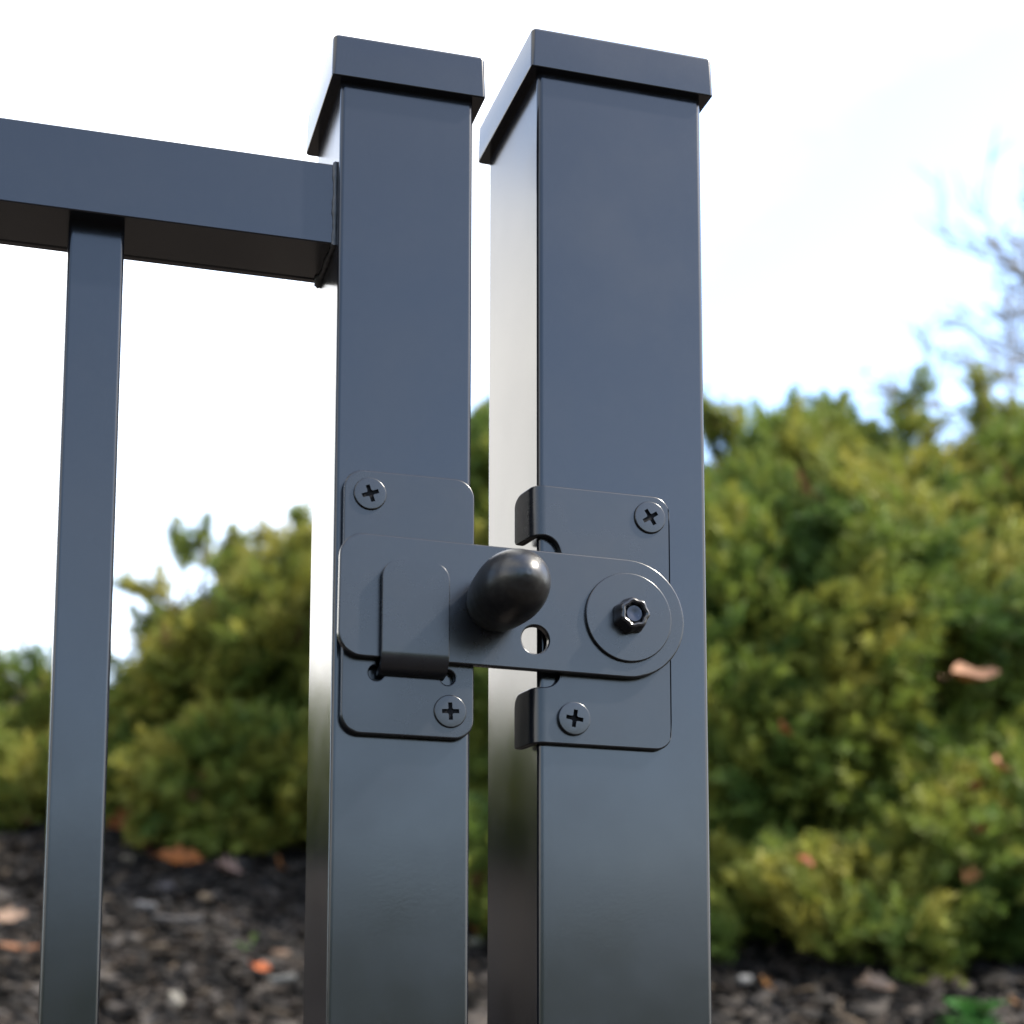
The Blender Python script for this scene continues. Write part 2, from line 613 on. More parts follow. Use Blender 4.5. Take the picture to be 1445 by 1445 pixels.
def bracket():
    """angle bracket wrapped round the post corner, notched where the bar crosses the fold"""
    t = 3.0
    xo, yo = PX0 - t - .15, -1.0 - t                    # outer faces
    R = 5.0
    right, FLANGE = 127.6, 13.0
    zt, zb = -100.6, -197.8
    # columns along the unrolled sheet: (x, y, nx, ny, kind coordinate u)
    cols = []
    fl = math.radians(9)                               # the flange stands off the post: folded short of a right angle
    xa, ya = xo + R - R * math.cos(fl), yo + R - R * math.sin(fl)
    for k in range(13):
        q = FLANGE * (1 - k / 12)
        cols.append((xa - q * math.sin(fl), ya + q * math.cos(fl), -1, 0))
    for k in range(1, 9):
        a = fl + (math.pi / 2 - fl) * k / 8
        cols.append((xo + R - R * math.cos(a), yo + R - R * math.sin(a), -math.cos(a), -math.sin(a)))
    xs = list(np.linspace(xo + R, 84.6, 16)[1:]) + list(np.linspace(84.6, right - 6.5, 6)[1:]) + \
        [right - 6.5 + 6.5 * math.sin(math.radians(90 * k / 8)) for k in range(1, 9)]
    for x in xs: cols.append((x, yo, 0, -1))
    u = [0.0]
    for a, b in zip(cols[:-1], cols[1:]):
        u.append(u[-1] + math.hypot(b[0] - a[0], b[1] - a[1]))
    bm = bmesh.new()
    nz = 8
    def prof(i):
        x, y, nx, ny = cols[i]
        top, bot = zt, zb
        if ny == -1 and x > right - 6.5:
            d = x - (right - 6.5); c = 6.5 - math.sqrt(max(6.5 ** 2 - d * d, 0))
            top -= c; bot += c
        if u[i] < 6:                                    # rounded back corners of the flange
            c = 6 - math.sqrt(max(36 - (6 - u[i]) ** 2, 0))
            top -= c * .8; bot += c * .12
        mid = None
        up, lo = -119.9, -176.9
        if u[i] < 4:
            c = 4 - math.sqrt(max(16 - (4 - u[i]) ** 2, 0)); up += c * .5; lo -= c * 1.6
        xc, rr = 77.6, 6.6
        if ny == -1 and x > xc:
            d = min(x - xc, rr); c = rr - math.sqrt(max(rr * rr - d * d, 0))
            up -= c; lo += c
            if x > xc + rr: up = lo = None
        return top, bot, up, lo
    upper, lower = [], []
    for i, (x, y, nx, ny) in enumerate(cols):
        top, bot, up, lo = prof(i)
        if up is None:
            mid = (zt + zb) / 2
            up, lo, join = mid, mid, True
        else: join = False
        def v(z, k): return bm.verts.new((x * MM, y * MM, (z + ZO) * MM))
        cu = [v(top + (up - top) * k / nz, k) for k in range(nz + 1)]
        cl = [v(lo + (bot - lo) * k / nz, k) for k in range(nz + 1)]
        upper.append(cu); lower.append((cl, join))
    for i in range(len(cols) - 1):
        for k in range(nz):
            bm.faces.new((upper[i][k], upper[i + 1][k], upper[i + 1][k + 1], upper[i][k + 1]))
            bm.faces.new((lower[i][0][k], lower[i + 1][0][k], lower[i + 1][0][k + 1], lower[i][0][k + 1]))
    bmesh.ops.remove_doubles(bm, verts=bm.verts[:], dist=1e-6)
    for f in bm.faces[:]:
        if f.calc_area() < 1e-12: bm.faces.remove(f)
    bm.normal_update()
    f = max(bm.faces, key=lambda q: q.calc_center_median().x)
    if f.normal.y > 0: bmesh.ops.reverse_faces(bm, faces=bm.faces[:])
    me = finish(bm, 'latch_bracket', 20, flip=False)
    o = link('latch_bracket', me, M_HARD, post)
    so = o.modifiers.new('thickness', 'SOLIDIFY'); so.thickness = t * MM; so.offset = -1
    bv = o.modifiers.new('edge', 'BEVEL'); bv.width = .6 * MM; bv.segments = 3; bv.limit_method = 'ANGLE'
    bv.angle_limit = math.radians(50); bv.use_clamp_overlap = False; bv.harden_normals = True
    return on_post(o)


br = bracket()
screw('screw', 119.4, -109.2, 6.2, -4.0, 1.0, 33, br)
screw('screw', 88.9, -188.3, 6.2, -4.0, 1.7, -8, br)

# ------------------------------------------------------------------ swinging latch bar
PVX, PVZ = 108.9, -149.8
latch = empty('latch_bar', (PVX * MM, -0.0055, (PVZ + ZO) * MM))
tag(latch, 'black metal latch bar with egg-shaped knob bridging the gap between gate and post', 'latch')
LX = Matrix.Translation((-PVX * MM, 0.0055, -(PVZ + ZO) * MM))


def on_latch(o):
    o.matrix_parent_inverse = LX
    return o


def bar_outline():
    R, rc, x0 = 22.4, 8.5, 0.6
    zt, zb = PVZ + R, PVZ - R
    pts = []
    for k in range(25):
        a = math.radians(-90 + 180 * k / 24)
        pts.append((PVX + R * math.cos(a), PVZ + R * math.sin(a)))
    for k in range(9):
        a = math.radians(90 + 90 * k / 8)
        pts.append((x0 + rc + rc * math.cos(a), zt - rc + rc * math.sin(a)))
    for k in range(9):
        a = math.radians(180 + 90 * k / 8)
        pts.append((x0 + rc + rc * math.cos(a), zb + rc + rc * math.sin(a)))
    return pts


YB, YF = -5.2, -8.0
latch.rotation_euler = (0, math.radians(0.45), 0)
on_latch(link('bar_plate', sheet('bar_plate', bar_outline(), [circ(73.2, -160.9, 5.2), circ(73.2, -138.6, 5.2)], YB, YF, .6), M_HARD, latch))
on_latch(link('washer', sheet('washer', circ(PVX, PVZ, 16.8, 72), [circ(PVX, PVZ, 4.0, 24)], YF - .02, YF - 1.5, .45), M_HARD, latch))
KX, KZ = 57.0, -149.5
kp = [(YF - .02, 9.8), (-10, 10.4), (-15, 11.5), (-22, 12.2), (-30, 12.6), (-37, 12.0), (-43, 10.4), (-47.5, 7.7), (-50.2, 4.6), (-51.4, 1.6), (-51.5, .2)]


def smooth_prof(p, n=5):
    res = []
    for i in range(len(p) - 1):
        p0, p1, p2, p3 = p[max(i - 1, 0)], p[i], p[i + 1], p[min(i + 2, len(p) - 1)]
        for k in range(n):
            t = k / n
            q = []
            for c in (0, 1):
                q.append(.5 * (2 * p1[c] + (p2[c] - p0[c]) * t + (2 * p0[c] - 5 * p1[c] + 4 * p2[c] - p3[c]) * t * t + (3 * p1[c] - p0[c] - 3 * p2[c] + p3[c]) * t ** 3))
            res.append((q[0], max(q[1], .15)))
    res.append(p[-1])
    return res


on_latch(link('knob', lathe_y('knob', KX, KZ, smooth_prof(kp), 56), M_KNOB, latch))
y0 = YF - 1.5
nut = on_latch(link('lock_nut', lathe_y('lock_nut', PVX, PVZ, [(y0, 6.3), (y0 - .5, 6.5), (y0 - 3.6, 6.0), (y0 - 5.2, 5.7), (y0 - 6.2, 5.5), (y0 - 6.6, 5.1), (y0 - 6.7, 4.6), (y0 - 6.4, 4.0), (y0 - 5.8, 3.7), (y0 - 4.0, 3.6)], 64, 7, .055), M_NUT, latch))
link('bolt_end', lathe_y('bolt_end', PVX, PVZ, [(y0 - 3.0, 3.5), (y0 - 4.9, 3.4), (y0 - 5.3, 2.9), (y0 - 5.2, 1.4), (y0 - 5.0, .3)], 32), M_BOLT, nut)


# ------------------------------------------------------------------ foliage tools
def set_mesh(name, V, F3, tint):
    me = bpy.data.meshes.new(name)
    nv, nf = len(V), len(F3)
    me.vertices.add(nv); me.vertices.foreach_set('co', V.astype(np.float32).ravel())
    me.loops.add(nf * 3); me.loops.foreach_set('vertex_index', F3.astype(np.int32).ravel())
    me.polygons.add(nf)
    me.polygons.foreach_set('loop_start', np.arange(0, nf * 3, 3, dtype=np.int32))
    at = me.color_attributes.new('tint', 'FLOAT_COLOR', 'POINT')
    c = np.ones((nv, 4), np.float32); c[:, :3] = tint
    at.data.foreach_set('color', c.ravel())
    me.update(calc_edges=True)
    me.validate()
    return me


def frond(seed):
    """one juniper spray: bent stem along +Z with short scale-leaf twigs all round it"""
    r = np.random.default_rng(seed)
    V, F = [], []
    L = 1.0
    bend = r.uniform(.1, .35)
    def c(t): return np.array([bend * t * t, 0, L * t * (1 - .12 * t)])
    n = 13
    for k in range(n):
        t = .06 + .94 * k / n
        p = c(t)
        for q in range(3):
            a = r.uniform(0, 2 * math.pi)
            ln = (.34 * (1 - t) + .13) * r.uniform(.7, 1.25)
            out = np.array([math.cos(a) * .9, math.sin(a) * .7, r.uniform(.55, 1.1)])
            out /= np.linalg.norm(out)
            side = np.cross(out, r.normal(size=3)); side /= np.linalg.norm(side)
            wdt = .036 * r.uniform(.7, 1.3)
            i = len(V)
            b_ = p + out * ln * .2
            V += [b_ + side * wdt, b_ - side * wdt, p + out * ln * 1.25]
            F += [(i, i + 1, i + 2)]
    return np.array(V), np.array(F)


FR = [frond(100 + k) for k in range(6)]


def place_fronds(P, D, S, tint):
    """copies of the sprays at points P, along directions D, with sizes S"""
    Vs, Fs, Cs = [], [], []
    off = 0
    D = D / np.linalg.norm(D, axis=1, keepdims=True)
    ref = rng.normal(size=D.shape)
    X = np.cross(D, ref); X /= np.linalg.norm(X, axis=1, keepdims=True)
    Y = np.cross(D, X)
    pick = rng.integers(0, len(FR), len(P))
    for v in range(len(FR)):
        idx = np.where(pick == v)[0]
        if not len(idx): continue
        BV, BF = FR[v]
        W = P[idx, None, :] + S[idx, None, None] * (BV[None, :, 0:1] * X[idx, None, :] + BV[None, :, 1:2] * Y[idx, None, :] + BV[None, :, 2:3] * D[idx, None, :])
        nb = len(BV)
        Vs.append(W.reshape(-1, 3))
        Fs.append((BF[None] + (np.arange(len(idx)) * nb)[:, None, None] + off).reshape(-1, 3))
        Cs.append(np.repeat(tint[idx], nb, axis=0))
        off += nb * len(idx)
    return np.concatenate(Vs), np.concatenate(Fs), np.concatenate(Cs)


def wave(P, f, ph):
    return (np.sin(P[:, 0] * f + ph) * np.sin(P[:, 1] * f * 1.13 + ph * 2.1) + np.sin(P[:, 2] * f * 1.21 + ph * .7) * np.sin(P[:, 0] * f * .83 - P[:, 1] * f * .9 + ph)) * .5


GREENS = np.array([(.034, .064, .014), (.052, .090, .016), (.088, .122, .020), (.135, .150, .024), (.190, .175, .030), (.12, .060, .026)])


def tints(P, bias=0.0):
    u = .60 + bias +   .42 * wave(P, 9, 1.3) + .30 * wave(P, 21, 4.1) + rng.normal(0, .14, len(P))
    u = np.clip(u, 0, .999) * 4.0
    i = np.minimum(u.astype(int), 3); f = (u - i)[:, None]
    c = GREENS[i] * (1 - f) + GREENS[i + 1] * f
    br_ = rng.random(len(P)) < .007
    c[br_] = GREENS[5]
    return c * rng.uniform(1.02, 1.45, (len(P), 1))


def limb(path, radii, n=6):
    rings = []
    for i, p in enumerate(path):
        a = path[max(i - 1, 0)]; b = path[min(i + 1, len(path) - 1)]
        d = (Vector(b) - Vector(a)).normalized()
        x = d.orthogonal().normalized(); y = d.cross(x)
        rings.append([tuple(Vector(p) + (x * math.cos(2 * math.pi * k / n) + y * math.sin(2 * math.pi * k / n)) * radii[i]) for k in range(n)])
    return rings


def limb_into(bm, path, radii, n=6):
    rings = [[bm.verts.new(q) for q in r] for r in limb(path, radii, n)]
    for a, b in zip(rings[:-1], rings[1:]):
        for i in range(n):
            j = (i + 1) % n
            bm.faces.new((a[i], a[j], b[j], b[i]))
    bm.faces.new(rings[0][::-1]); bm.faces.new(rings[-1])


def juniper(label, lobes, dens, leaders, bias=0.0, size=1.0):
    """lobes: (lat, s, height above the camera's level, radii lat, s, z) on the bank"""
    cl, cs = np.mean([q[0] for q in lobes]), np.mean([q[1] for q in lobes])
    bx, by = bank(cl, cs)
    root = empty('juniper_bush', (bx, by, gz_ls(cl, cs)))
    tag(root, label, 'bush', 'spreading junipers on the bank')
    inv = Matrix.Translation((-bx, -by, -gz_ls(cl, cs)))
    C_ = np.array([(*bank(q[0], q[1]), .65 + q[2]) for q in lobes])
    RAD = np.array([q[3:6] for q in lobes])
    ux, uy = np.array([NY, -NX, 0]), np.array([NX, NY, 0])
    Ps, Ds, Ss = [], [], []
    def inside(P, skip):
        res = np.zeros(len(P), bool)
        for k in range(len(lobes)):
            if k == skip: continue
            d = P - C_[k]
            q = np.stack([d @ ux / RAD[k, 0], d @ uy / RAD[k, 1], d[:, 2] / RAD[k, 2]], 1)
            res |= (q ** 2).sum(1) < .72 ** 2
        return res
    for k in range(len(lobes)):
        r = RAD[k]
        ar = 4 * math.pi * ((r[0] * r[1]) ** 1.6 / 3 + (r[0] * r[2]) ** 1.6 / 3 + (r[1] * r[2]) ** 1.6 / 3) ** (1 / 1.6)
        n = int(ar * dens * 1.8)
        q = rng.normal(size=(n, 3)); q /= np.linalg.norm(q, axis=1, keepdims=True)
        loc = q * r
        P = C_[k] + loc[:, 0:1] * ux + loc[:, 1:2] * uy + loc[:, 2:3] * np.array([0, 0, 1])
        nr = q / r; N = nr[:, 0:1] * ux + nr[:, 1:2] * uy + nr[:, 2:3] * np.array([0, 0, 1])
        N /= np.linalg.norm(N, axis=1, keepdims=True)
        bump = .11 * wave(P, 7, k * 1.7) + .07 * wave(P, 15, k * 3.1 + 1)
        depth = rng.random(n) ** 1.7 * .20
        hole = (wave(P, 14, 2.7) + rng.normal(0, .16, n)) < -.40
        depth = np.where(hole, depth + .17, depth)
        P = P + N * (bump - depth - .08)[:, None]
        g = np.array([gz(a, b) for a, b in P[:, :2]])
        keep = (P[:, 2] > g + .02) & ~inside(P, k) & ((N @ uy < .35) | (rng.random(n) < .3))   # thinner on the uphill side
        P, N = P[keep], N[keep]
        drift = np.stack([np.sin(P[:, 1] * 7 + P[:, 2] * 6), np.sin(P[:, 0] * 6 + 1 + P[:, 2] * 5), .4 * np.sin(P[:, 0] * 9 + 2)], 1)
        D = N * .70 + np.array([0, 0, .30]) + drift * .60 + rng.normal(0, .22, P.shape)
        Ps.append(P); Ds.append(D); Ss.append(rng.uniform(.05, .115, len(P)) * size)
        # older growth deep inside the lobe, coarser, so that no daylight shows through
        m = int(ar * 150)
        q = rng.normal(size=(m, 3)); q /= np.linalg.norm(q, axis=1, keepdims=True)
        loc = q * r * rng.uniform(.25, .58, (m, 1))
        P = C_[k] + loc[:, 0:1] * ux + loc[:, 1:2] * uy + loc[:, 2:3] * np.array([0, 0, 1])
        g = np.array([gz(a, b) for a, b in P[:, :2]])
        P = P[P[:, 2] > g + .02]
        Ps.append(P); Ds.append(rng.normal(0, 1, P.shape)); Ss.append(rng.uniform(.12, .18, len(P)))
    # leading shoots that stand out of the outline
    bmw = bmesh.new()
    for (lat, s, h, dl, ds_, dh, ln) in leaders:
        a = np.array((*bank(lat, s), .65 + h))
        d = ux * dl + uy * ds_ + np.array([0, 0, dh]); d /= np.linalg.norm(d)
        m = int(ln / .006)
        t = np.linspace(0, 1, m)
        sag = np.array([0, 0, -.10 * ln])
        P = a + t[:, None] * d * ln + (t ** 2)[:, None] * sag + rng.normal(0, .010, (m, 3))
        Ps.append(P); Ds.append(d + rng.normal(0, .50, (m, 3))); Ss.append(rng.uniform(.05, .10, m) * (1.25 - .7 * t) * size)
        limb_into(bmw, [tuple(a - d * .25), tuple(a + d * ln * .5 + sag * .25), tuple(a + d * ln + sag)], [.006, .004, .0015], 5)
    P, D, S = np.concatenate(Ps), np.concatenate(Ds), np.concatenate(Ss)
    V, F, T = place_fronds(P, D, S, tints(P, bias))
    o = link('foliage', set_mesh('foliage', V, F, T), M_JUNIPER, root)
    o.matrix_parent_inverse = inv
    tag(o, kind='stuff')
    # woody limbs from the foot into each lobe
    for k in range(len(lobes)):
        for q in range(4):
            a = Vector((bx + random.uniform(-.08, .08), by + random.uniform(-.08, .08), gz_ls(cl, cs) - .05))
            e = Vector(C_[k]) + Vector((random.uniform(-.6, .6) * RAD[k, 0], random.uniform(-.5, .5) * RAD[k, 1], random.uniform(-.1, .6) * RAD[k, 2]))
            m = (a + e) / 2 + Vector((random.uniform(-.1, .1), random.uniform(-.1, .1), -.08))
            limb_into(bmw, [tuple(a), tuple(m), tuple(e)], [.022, .014, .004], 6)
    me = finish(bmw, 'branches', 60)
    paint_attr(me, (.075, .052, .038))
    o = link('branches', me, M_BARK, root)
    o.matrix_parent_inverse = inv
    return root


def shoots(n, lat0, lat1, s0, s1, hfun, lean=.8, ln=(.10, .24)):
    res = []
    for _ in range(n):
        a = random.uniform(lat0, lat1)
        res.append((a, random.uniform(s0, s1), hfun(a) - random.uniform(.02, .10), random.uniform(-lean, lean), random.uniform(-.4, .2), random.uniform(.4, 1), random.uniform(*ln)))
    return res


juniper('big olive green spreading juniper behind the wide fence post, filling the right side',
        [(.72, 4.05, .78, .72, .75, .74), (.08, 4.25, 1.07, .44, .55, .68), (1.55, 4.15, .90, .75, .75, .78),
         (.95, 3.60, .29, 1.0, .50, .40), (.25, 3.70, .30, .45, .45, .40), (1.2, 4.4, 1.15, .5, .5, .42)],
        1500, [(.62, 3.9, 1.50, -1, 0, .45, .26), (.60, 3.95, 1.38, -1, -.1, .15, .2)] +
        shoots(34, .05, 2.0, 3.9, 4.4, lambda a: 1.53 + .05 * math.sin(a * 5)))
juniper('smaller yellow green juniper behind the gate, between thin baluster and stile',
        [(-.60, 4.78, 1.09, .36, .45, .40), (-.22, 4.85, 1.13, .42, .48, .42), (-.38, 4.50, .74, .56, .42, .32), (-.90, 4.9, .84, .30, .40, .36)],
        1700, shoots(16, -.9, -.1, 4.6, 4.9, lambda a: 1.50, ln=(.06, .15)) + [(-.84, 4.6, 1.30, -.8, 0, .4, .16)], .18)
juniper('low juniper at the left edge of the picture, behind the thin baluster',
        [(-1.32, 5.0, .92, .42, .42, .34), (-1.85, 5.0, .90, .5, .45, .38), (-1.5, 4.75, .75, .6, .40, .25)],
        1300, shoots(12, -2, -1.1, 4.8, 5.1, lambda a: 1.22, ln=(.05, .14)))
juniper('juniper farther along the bank, out past the hinge side of the gate',
        [(-2.75, 5.0, .85, .55, .5, .42), (-3.5, 4.9, .82, .6, .5, .42), (-4.4, 4.9, .8, .7, .55, .45)],
        330, [], 0.0, 1.6)
juniper('juniper farther along the bank, to the right of the big one',
        [(2.75, 4.3, .85, .6, .6, .62), (3.5, 4.5, .9, .7, .6, .6)],
        260, [], 0.0, 1.6)


# ------------------------------------------------------------------ bare tree far behind the right bush
def bare_tree(x, y, h, label, seed, lean):
    r = random.Random(seed)
    z0 = gz(x, y)
    root = tag(empty('bare_tree', (x, y, z0)), label, 'tree')
    inv = Matrix.Translation((-x, -y, -z0))
    bt, bc = bmesh.new(), bmesh.new()
    top = Vector((x + lean, y, z0 + h * .45))
    limb_into(bt, [(x, y, z0 - .2), (x + lean * .3, y, z0 + h * .2), tuple(top)], [.10, .075, .035], 10)
    def grow(p, d, ln, rad, lev):
        q1 = p + d * ln * .5 + Vector((r.uniform(-1, 1), r.uniform(-1, 1), r.uniform(-.6, 1))) * ln * .07
        q2 = p + d * ln + Vector((r.uniform(-1, 1), r.uniform(-1, 1), r.uniform(-.4, 1))) * ln * .10
        limb_into(bc, [tuple(p), tuple(q1), tuple(q2)], [rad, rad * .8, rad * .55], 5 if lev > 1 else 7)
        if lev >= 6: return
        for k in range(r.choice((3, 4))):
            t = r.uniform(.35, 1.0)
            b = p.lerp(q2, t)
            nd = (d + Vector((r.uniform(-1, 1), r.uniform(-1, 1), r.uniform(-.5, .7))) * .85).normalized()
            grow(b, nd, ln * r.uniform(.5, .72), max(rad * .6, .006), lev + 1)
    for k in range(6):
        a = k * 1.05 + r.uniform(-.3, .3)
        grow(top - Vector((0, 0, r.uniform(0, h * .15))), Vector((math.cos(a), math.sin(a), r.uniform(.3, .9))).normalized(), h * r.uniform(.22, .30), .036, 1)
    for bm, nm in ((bt, 'trunk'), (bc, 'crown')):
        me = finish(bm, nm, 60)
        paint_attr(me, (.22, .205, .195))
        o = link(nm, me, M_TWIG, root)
        o.matrix_parent_inverse = inv
    return root


tx, ty = bank(4.95, 9.7)
bare_tree(tx, ty, 6.8, 'leafless grey tree behind the juniper at the right edge', 5, -.1)


# ------------------------------------------------------------------ mulch, chips and leaves
def chips(n, la0, la1, s0, s1, smin, smax):
    lat = rng.uniform(la0, la1, n); s = rng.uniform(s0, s1, n)
    x = CX + s * NX + lat * NY; y = CY + s * NY - lat * NX
    z = np.array([gz(a, b) for a, b in zip(x, y)]) + rng.uniform(.0, .022, n)
    L = smin + (smax - smin) * rng.random(n) ** 1.8; W = np.clip(L * rng.uniform(.14, .42, n), .006, .022); H = rng.uniform(.002, .007, n)
    base = np.array([(-1, -1, -1), (1, -.7, -1), (1, .8, -1), (-.8, 1, -1), (-.8, -.8, 1), (.9, -.6, .8), (.7, .7, 1), (-.9, .7, .7)]) * .5
    tri = np.array([(0, 2, 1), (0, 3, 2), (4, 5, 6), (4, 6, 7), (0, 1, 5), (0, 5, 4), (1, 2, 6), (1, 6, 5), (2, 3, 7), (2, 7, 6), (3, 0, 4), (3, 4, 7)])
    V = base[None] * np.stack([L, W, H], 1)[:, None, :] + rng.normal(0, .0018, (n, 8, 3))
    yaw = rng.uniform(0, 2 * math.pi, n); tl = rng.normal(0, .30, n); t2 = rng.normal(0, .26, n)
    def R(axis, a):
        c, s_ = np.cos(a), np.sin(a); o, i = np.zeros(n), np.ones(n)
        if axis == 'z': m = [[c, -s_, o], [s_, c, o], [o, o, i]]
        elif axis == 'x': m = [[i, o, o], [o, c, -s_], [o, s_, c]]
        else: m = [[c, o, s_], [o, i, o], [-s_, o, c]]
        return np.moveaxis(np.array(m), 2, 0)
    M = R('x', tl + .3) @ R('y', t2) @ R('z', yaw)
    V = np.einsum('nij,nkj->nki', M, V) + np.stack([x, y, z], 1)[:, None, :]
    pal = np.array([(.012, .010, .009), (.022, .017, .013), (.040, .029, .022), (.075, .055, .042), (.11, .10, .095), (.20, .155, .11)])
    c = pal[rng.choice(6, n, p=[.28, .25, .20, .14, .08, .05])] * rng.uniform(.10, .27, (n, 1)) * np.array([1.0, .97, .94])
    F = (tri[None] + (np.arange(n) * 8)[:, None, None]).reshape(-1, 3)
    return V.reshape(-1, 3), F, np.repeat(c, 8, axis=0)


A = chips(15000, -1.7, 1.9, 2.3, 4.9, .018, .085)
B_ = chips(8000, -5, 4, .9, 6.0, .03, .10)
V = np.concatenate([A[0], B_[0]]); F = np.concatenate([A[1], B_[1] + len(A[0])]); T = np.concatenate([A[2], B_[2]])
o = link('bark_mulch', set_mesh('bark_mulch', V, F, T), M_CHIP)
tag(o, 'dark shredded bark mulch covering the bank under the junipers', 'mulch', kind='stuff')


def on_bank(u, v):
    """bank coordinates of a spot, from its bearing (u, v: 1445-px photograph) - solved once against the slope"""
    k = (1544 - v) / 2492.0
    s = (0.65 + 0.28) / (0.35 - k)
    return (u - 684) / 2492.0 * s, s


def leaf_mesh(seed, L, W, curl, lobes=3, rgb=(.3, .12, .05)):
    """lobed, curled dry leaf with a midrib and a stalk"""
    r = random.Random(seed)
    bm = bmesh.new()
    n = 14
    rows = []
    for i in range(n + 1):
        t = i / n
        wd = W * .5 * (math.sin(math.pi * min(t * .96 + .03, 1)) ** .7) * (1 + .28 * math.sin(t * lobes * 2 * math.pi + .5)) + .0008
        row = []
        for k in range(-3, 4):
            q = k / 3
            x = (t - .5) * L
            y = q * wd * (1 + r.uniform(-.06, .06))
            z = curl * (abs(q) ** 1.5) * wd * 1.3 + curl * .5 * L * (t - .5) ** 2 * 2 - (.0012 if k == 0 else 0) + r.uniform(-1, 1) * .0012
            row.append(bm.verts.new((x, y, z)))
        rows.append(row)
    for a, b in zip(rows[:-1], rows[1:]):
        for k in range(6):
            bm.faces.new((a[k], a[k + 1], b[k + 1], b[k]))
    bmesh.ops.recalc_face_normals(bm, faces=bm.faces[:])
    bmesh.ops.solidify(bm, geom=bm.faces[:], thickness=.0006)
    limb_into(bm, [(-L * .5, 0, rows[0][3].co.z), (-L * .62, .002, .004), (-L * .72, .006, .010)], [.0014, .0011, .0008], 5)
    me = finish(bm, 'fallen_leaf', 70)
    paint_attr(me, (rgb[0] * .75, rgb[1] * .65, rgb[2] * .55))
    return me


def leaf(u, v, L, W, yaw, tilt, curl, rgb, label, seed, lobes=3, lift=.02, at=None):
    lat, s = on_bank(u, v)
    x, y = bank(lat, s)
    z = gz_ls(lat, s) + lift
    if at: x, y, z = at
    o = link('fallen_leaf', leaf_mesh(seed, L, W, curl, lobes, rgb), M_LEAF)
    o.location = (x, y, z)
    o.rotation_euler = (tilt[0], tilt[1], yaw)
    tag(o, label, 'leaf', 'dry leaves lying about')
    return o


leaf(252, 1226, .105, .062, -.2, (.75, .1), .35, (.34, .125, .030), 'orange dry leaf on the mulch in front of the yellow green juniper', 1)
leaf(176, 1188, .120, .075, .3, (.8, -.2), .45, (.30, .120, .040), 'crumpled tan orange leaf beside the thin baluster, at the foot of the juniper', 2, lift=.035)
leaf(205, 1212, .07, .045, 1.2, (.7, .1), .3, (.16, .06, .03), 'dull rust brown leaf between the two orange leaves on the mulch', 3)
leaf(320, 1244, .070, .055, .5, (.7, .2), .5, (.34, .25, .23), 'pale pinkish grey leaf on the mulch right of the orange leaf', 4)
leaf(393, 1241, .055, .045, 1.3, (.9, 0), .4, (.36, .17, .06), 'small light orange leaf by the gate stile at the juniper foot', 5)
leaf(14, 1304, .085, .05, -.35, (.6, .1), .3, (.30, .23, .19), 'pale beige leaf at the left picture edge, on the mulch', 6)
leaf(28, 1352, .080, .018, .05, (.5, 0), .5, (.26, .13, .07), 'narrow rolled orange brown leaf at the left picture edge, lowest there', 7, 1)
leaf(370, 1388, .034, .024, -.4, (.6, .2), .3, (.42, .12, .035), 'small bright red orange leaf low on the mulch near the stile', 8)
leaf(677, 1346, .04, .03, .4, (.6, .2), .3, (.40, .17, .06), 'orange leaf seen in the gap between stile and post', 9)
leaf(1081, 1413, .026, .030, 1.4, (.8, 0), .3, (.46, .25, .08), 'small golden tan leaf on the mulch right of the wide post', 10)
leaf(1236, 1414, .075, .045, .35, (.7, 0), .5, (.26, .21, .18), 'greyish beige curled leaf on the mulch under the big juniper', 11)
leaf(1430, 1432, .03, .022, .8, (.7, 0), .3, (.32, .18, .08), 'tiny tan leaf on the mulch at the lower right corner', 12)


def in_bush(u, v, s, back=0.0):
    k = (1544 - v) / 2492.0
    lat = (u - 684) / 2492.0 * s
    return (*bank(lat, s), .65 + k * s)


leaf(0, 0, .105, .045, .05, (.75, -.1), .7, (.46, .29, .20), 'large pale pinkish tan leaf caught in the big juniper at right', 20, 1, at=in_bush(1388, 950, 3.34))
leaf(0, 0, .050, .036, .6, (.8, .2), .5, (.50, .27, .18), 'small pinkish leaf in the big juniper below the large pale leaf', 21, 2, at=in_bush(1420, 1078, 3.24))
leaf(0, 0, .045, .03, 1.1, (.9, .1), .4, (.36, .16, .06), 'small brown orange leaf in the big juniper close to the wide post', 22, 2, at=in_bush(1111, 1024, 3.25))
leaf(0, 0, .035, .025, .2, (.9, .3), .4, (.28, .07, .03), 'dark red leaf in the lower part of the big juniper near the post', 23, 2, at=in_bush(1141, 1216, 3.20))
leaf(0, 0, .03, .022, 2.0, (.9, .1), .4, (.26, .08, .03), 'dark red leaf in the big juniper below the small pinkish leaf', 24, 2, at=in_bush(1384, 1106, 3.25))
leaf(0, 0, .03, .022, 2.0, (.9, .1), .4, (.30, .12, .04), 'rusty orange leaf in the big juniper near the right edge, lowest there', 25, 2, at=in_bush(1390, 1168, 3.20))


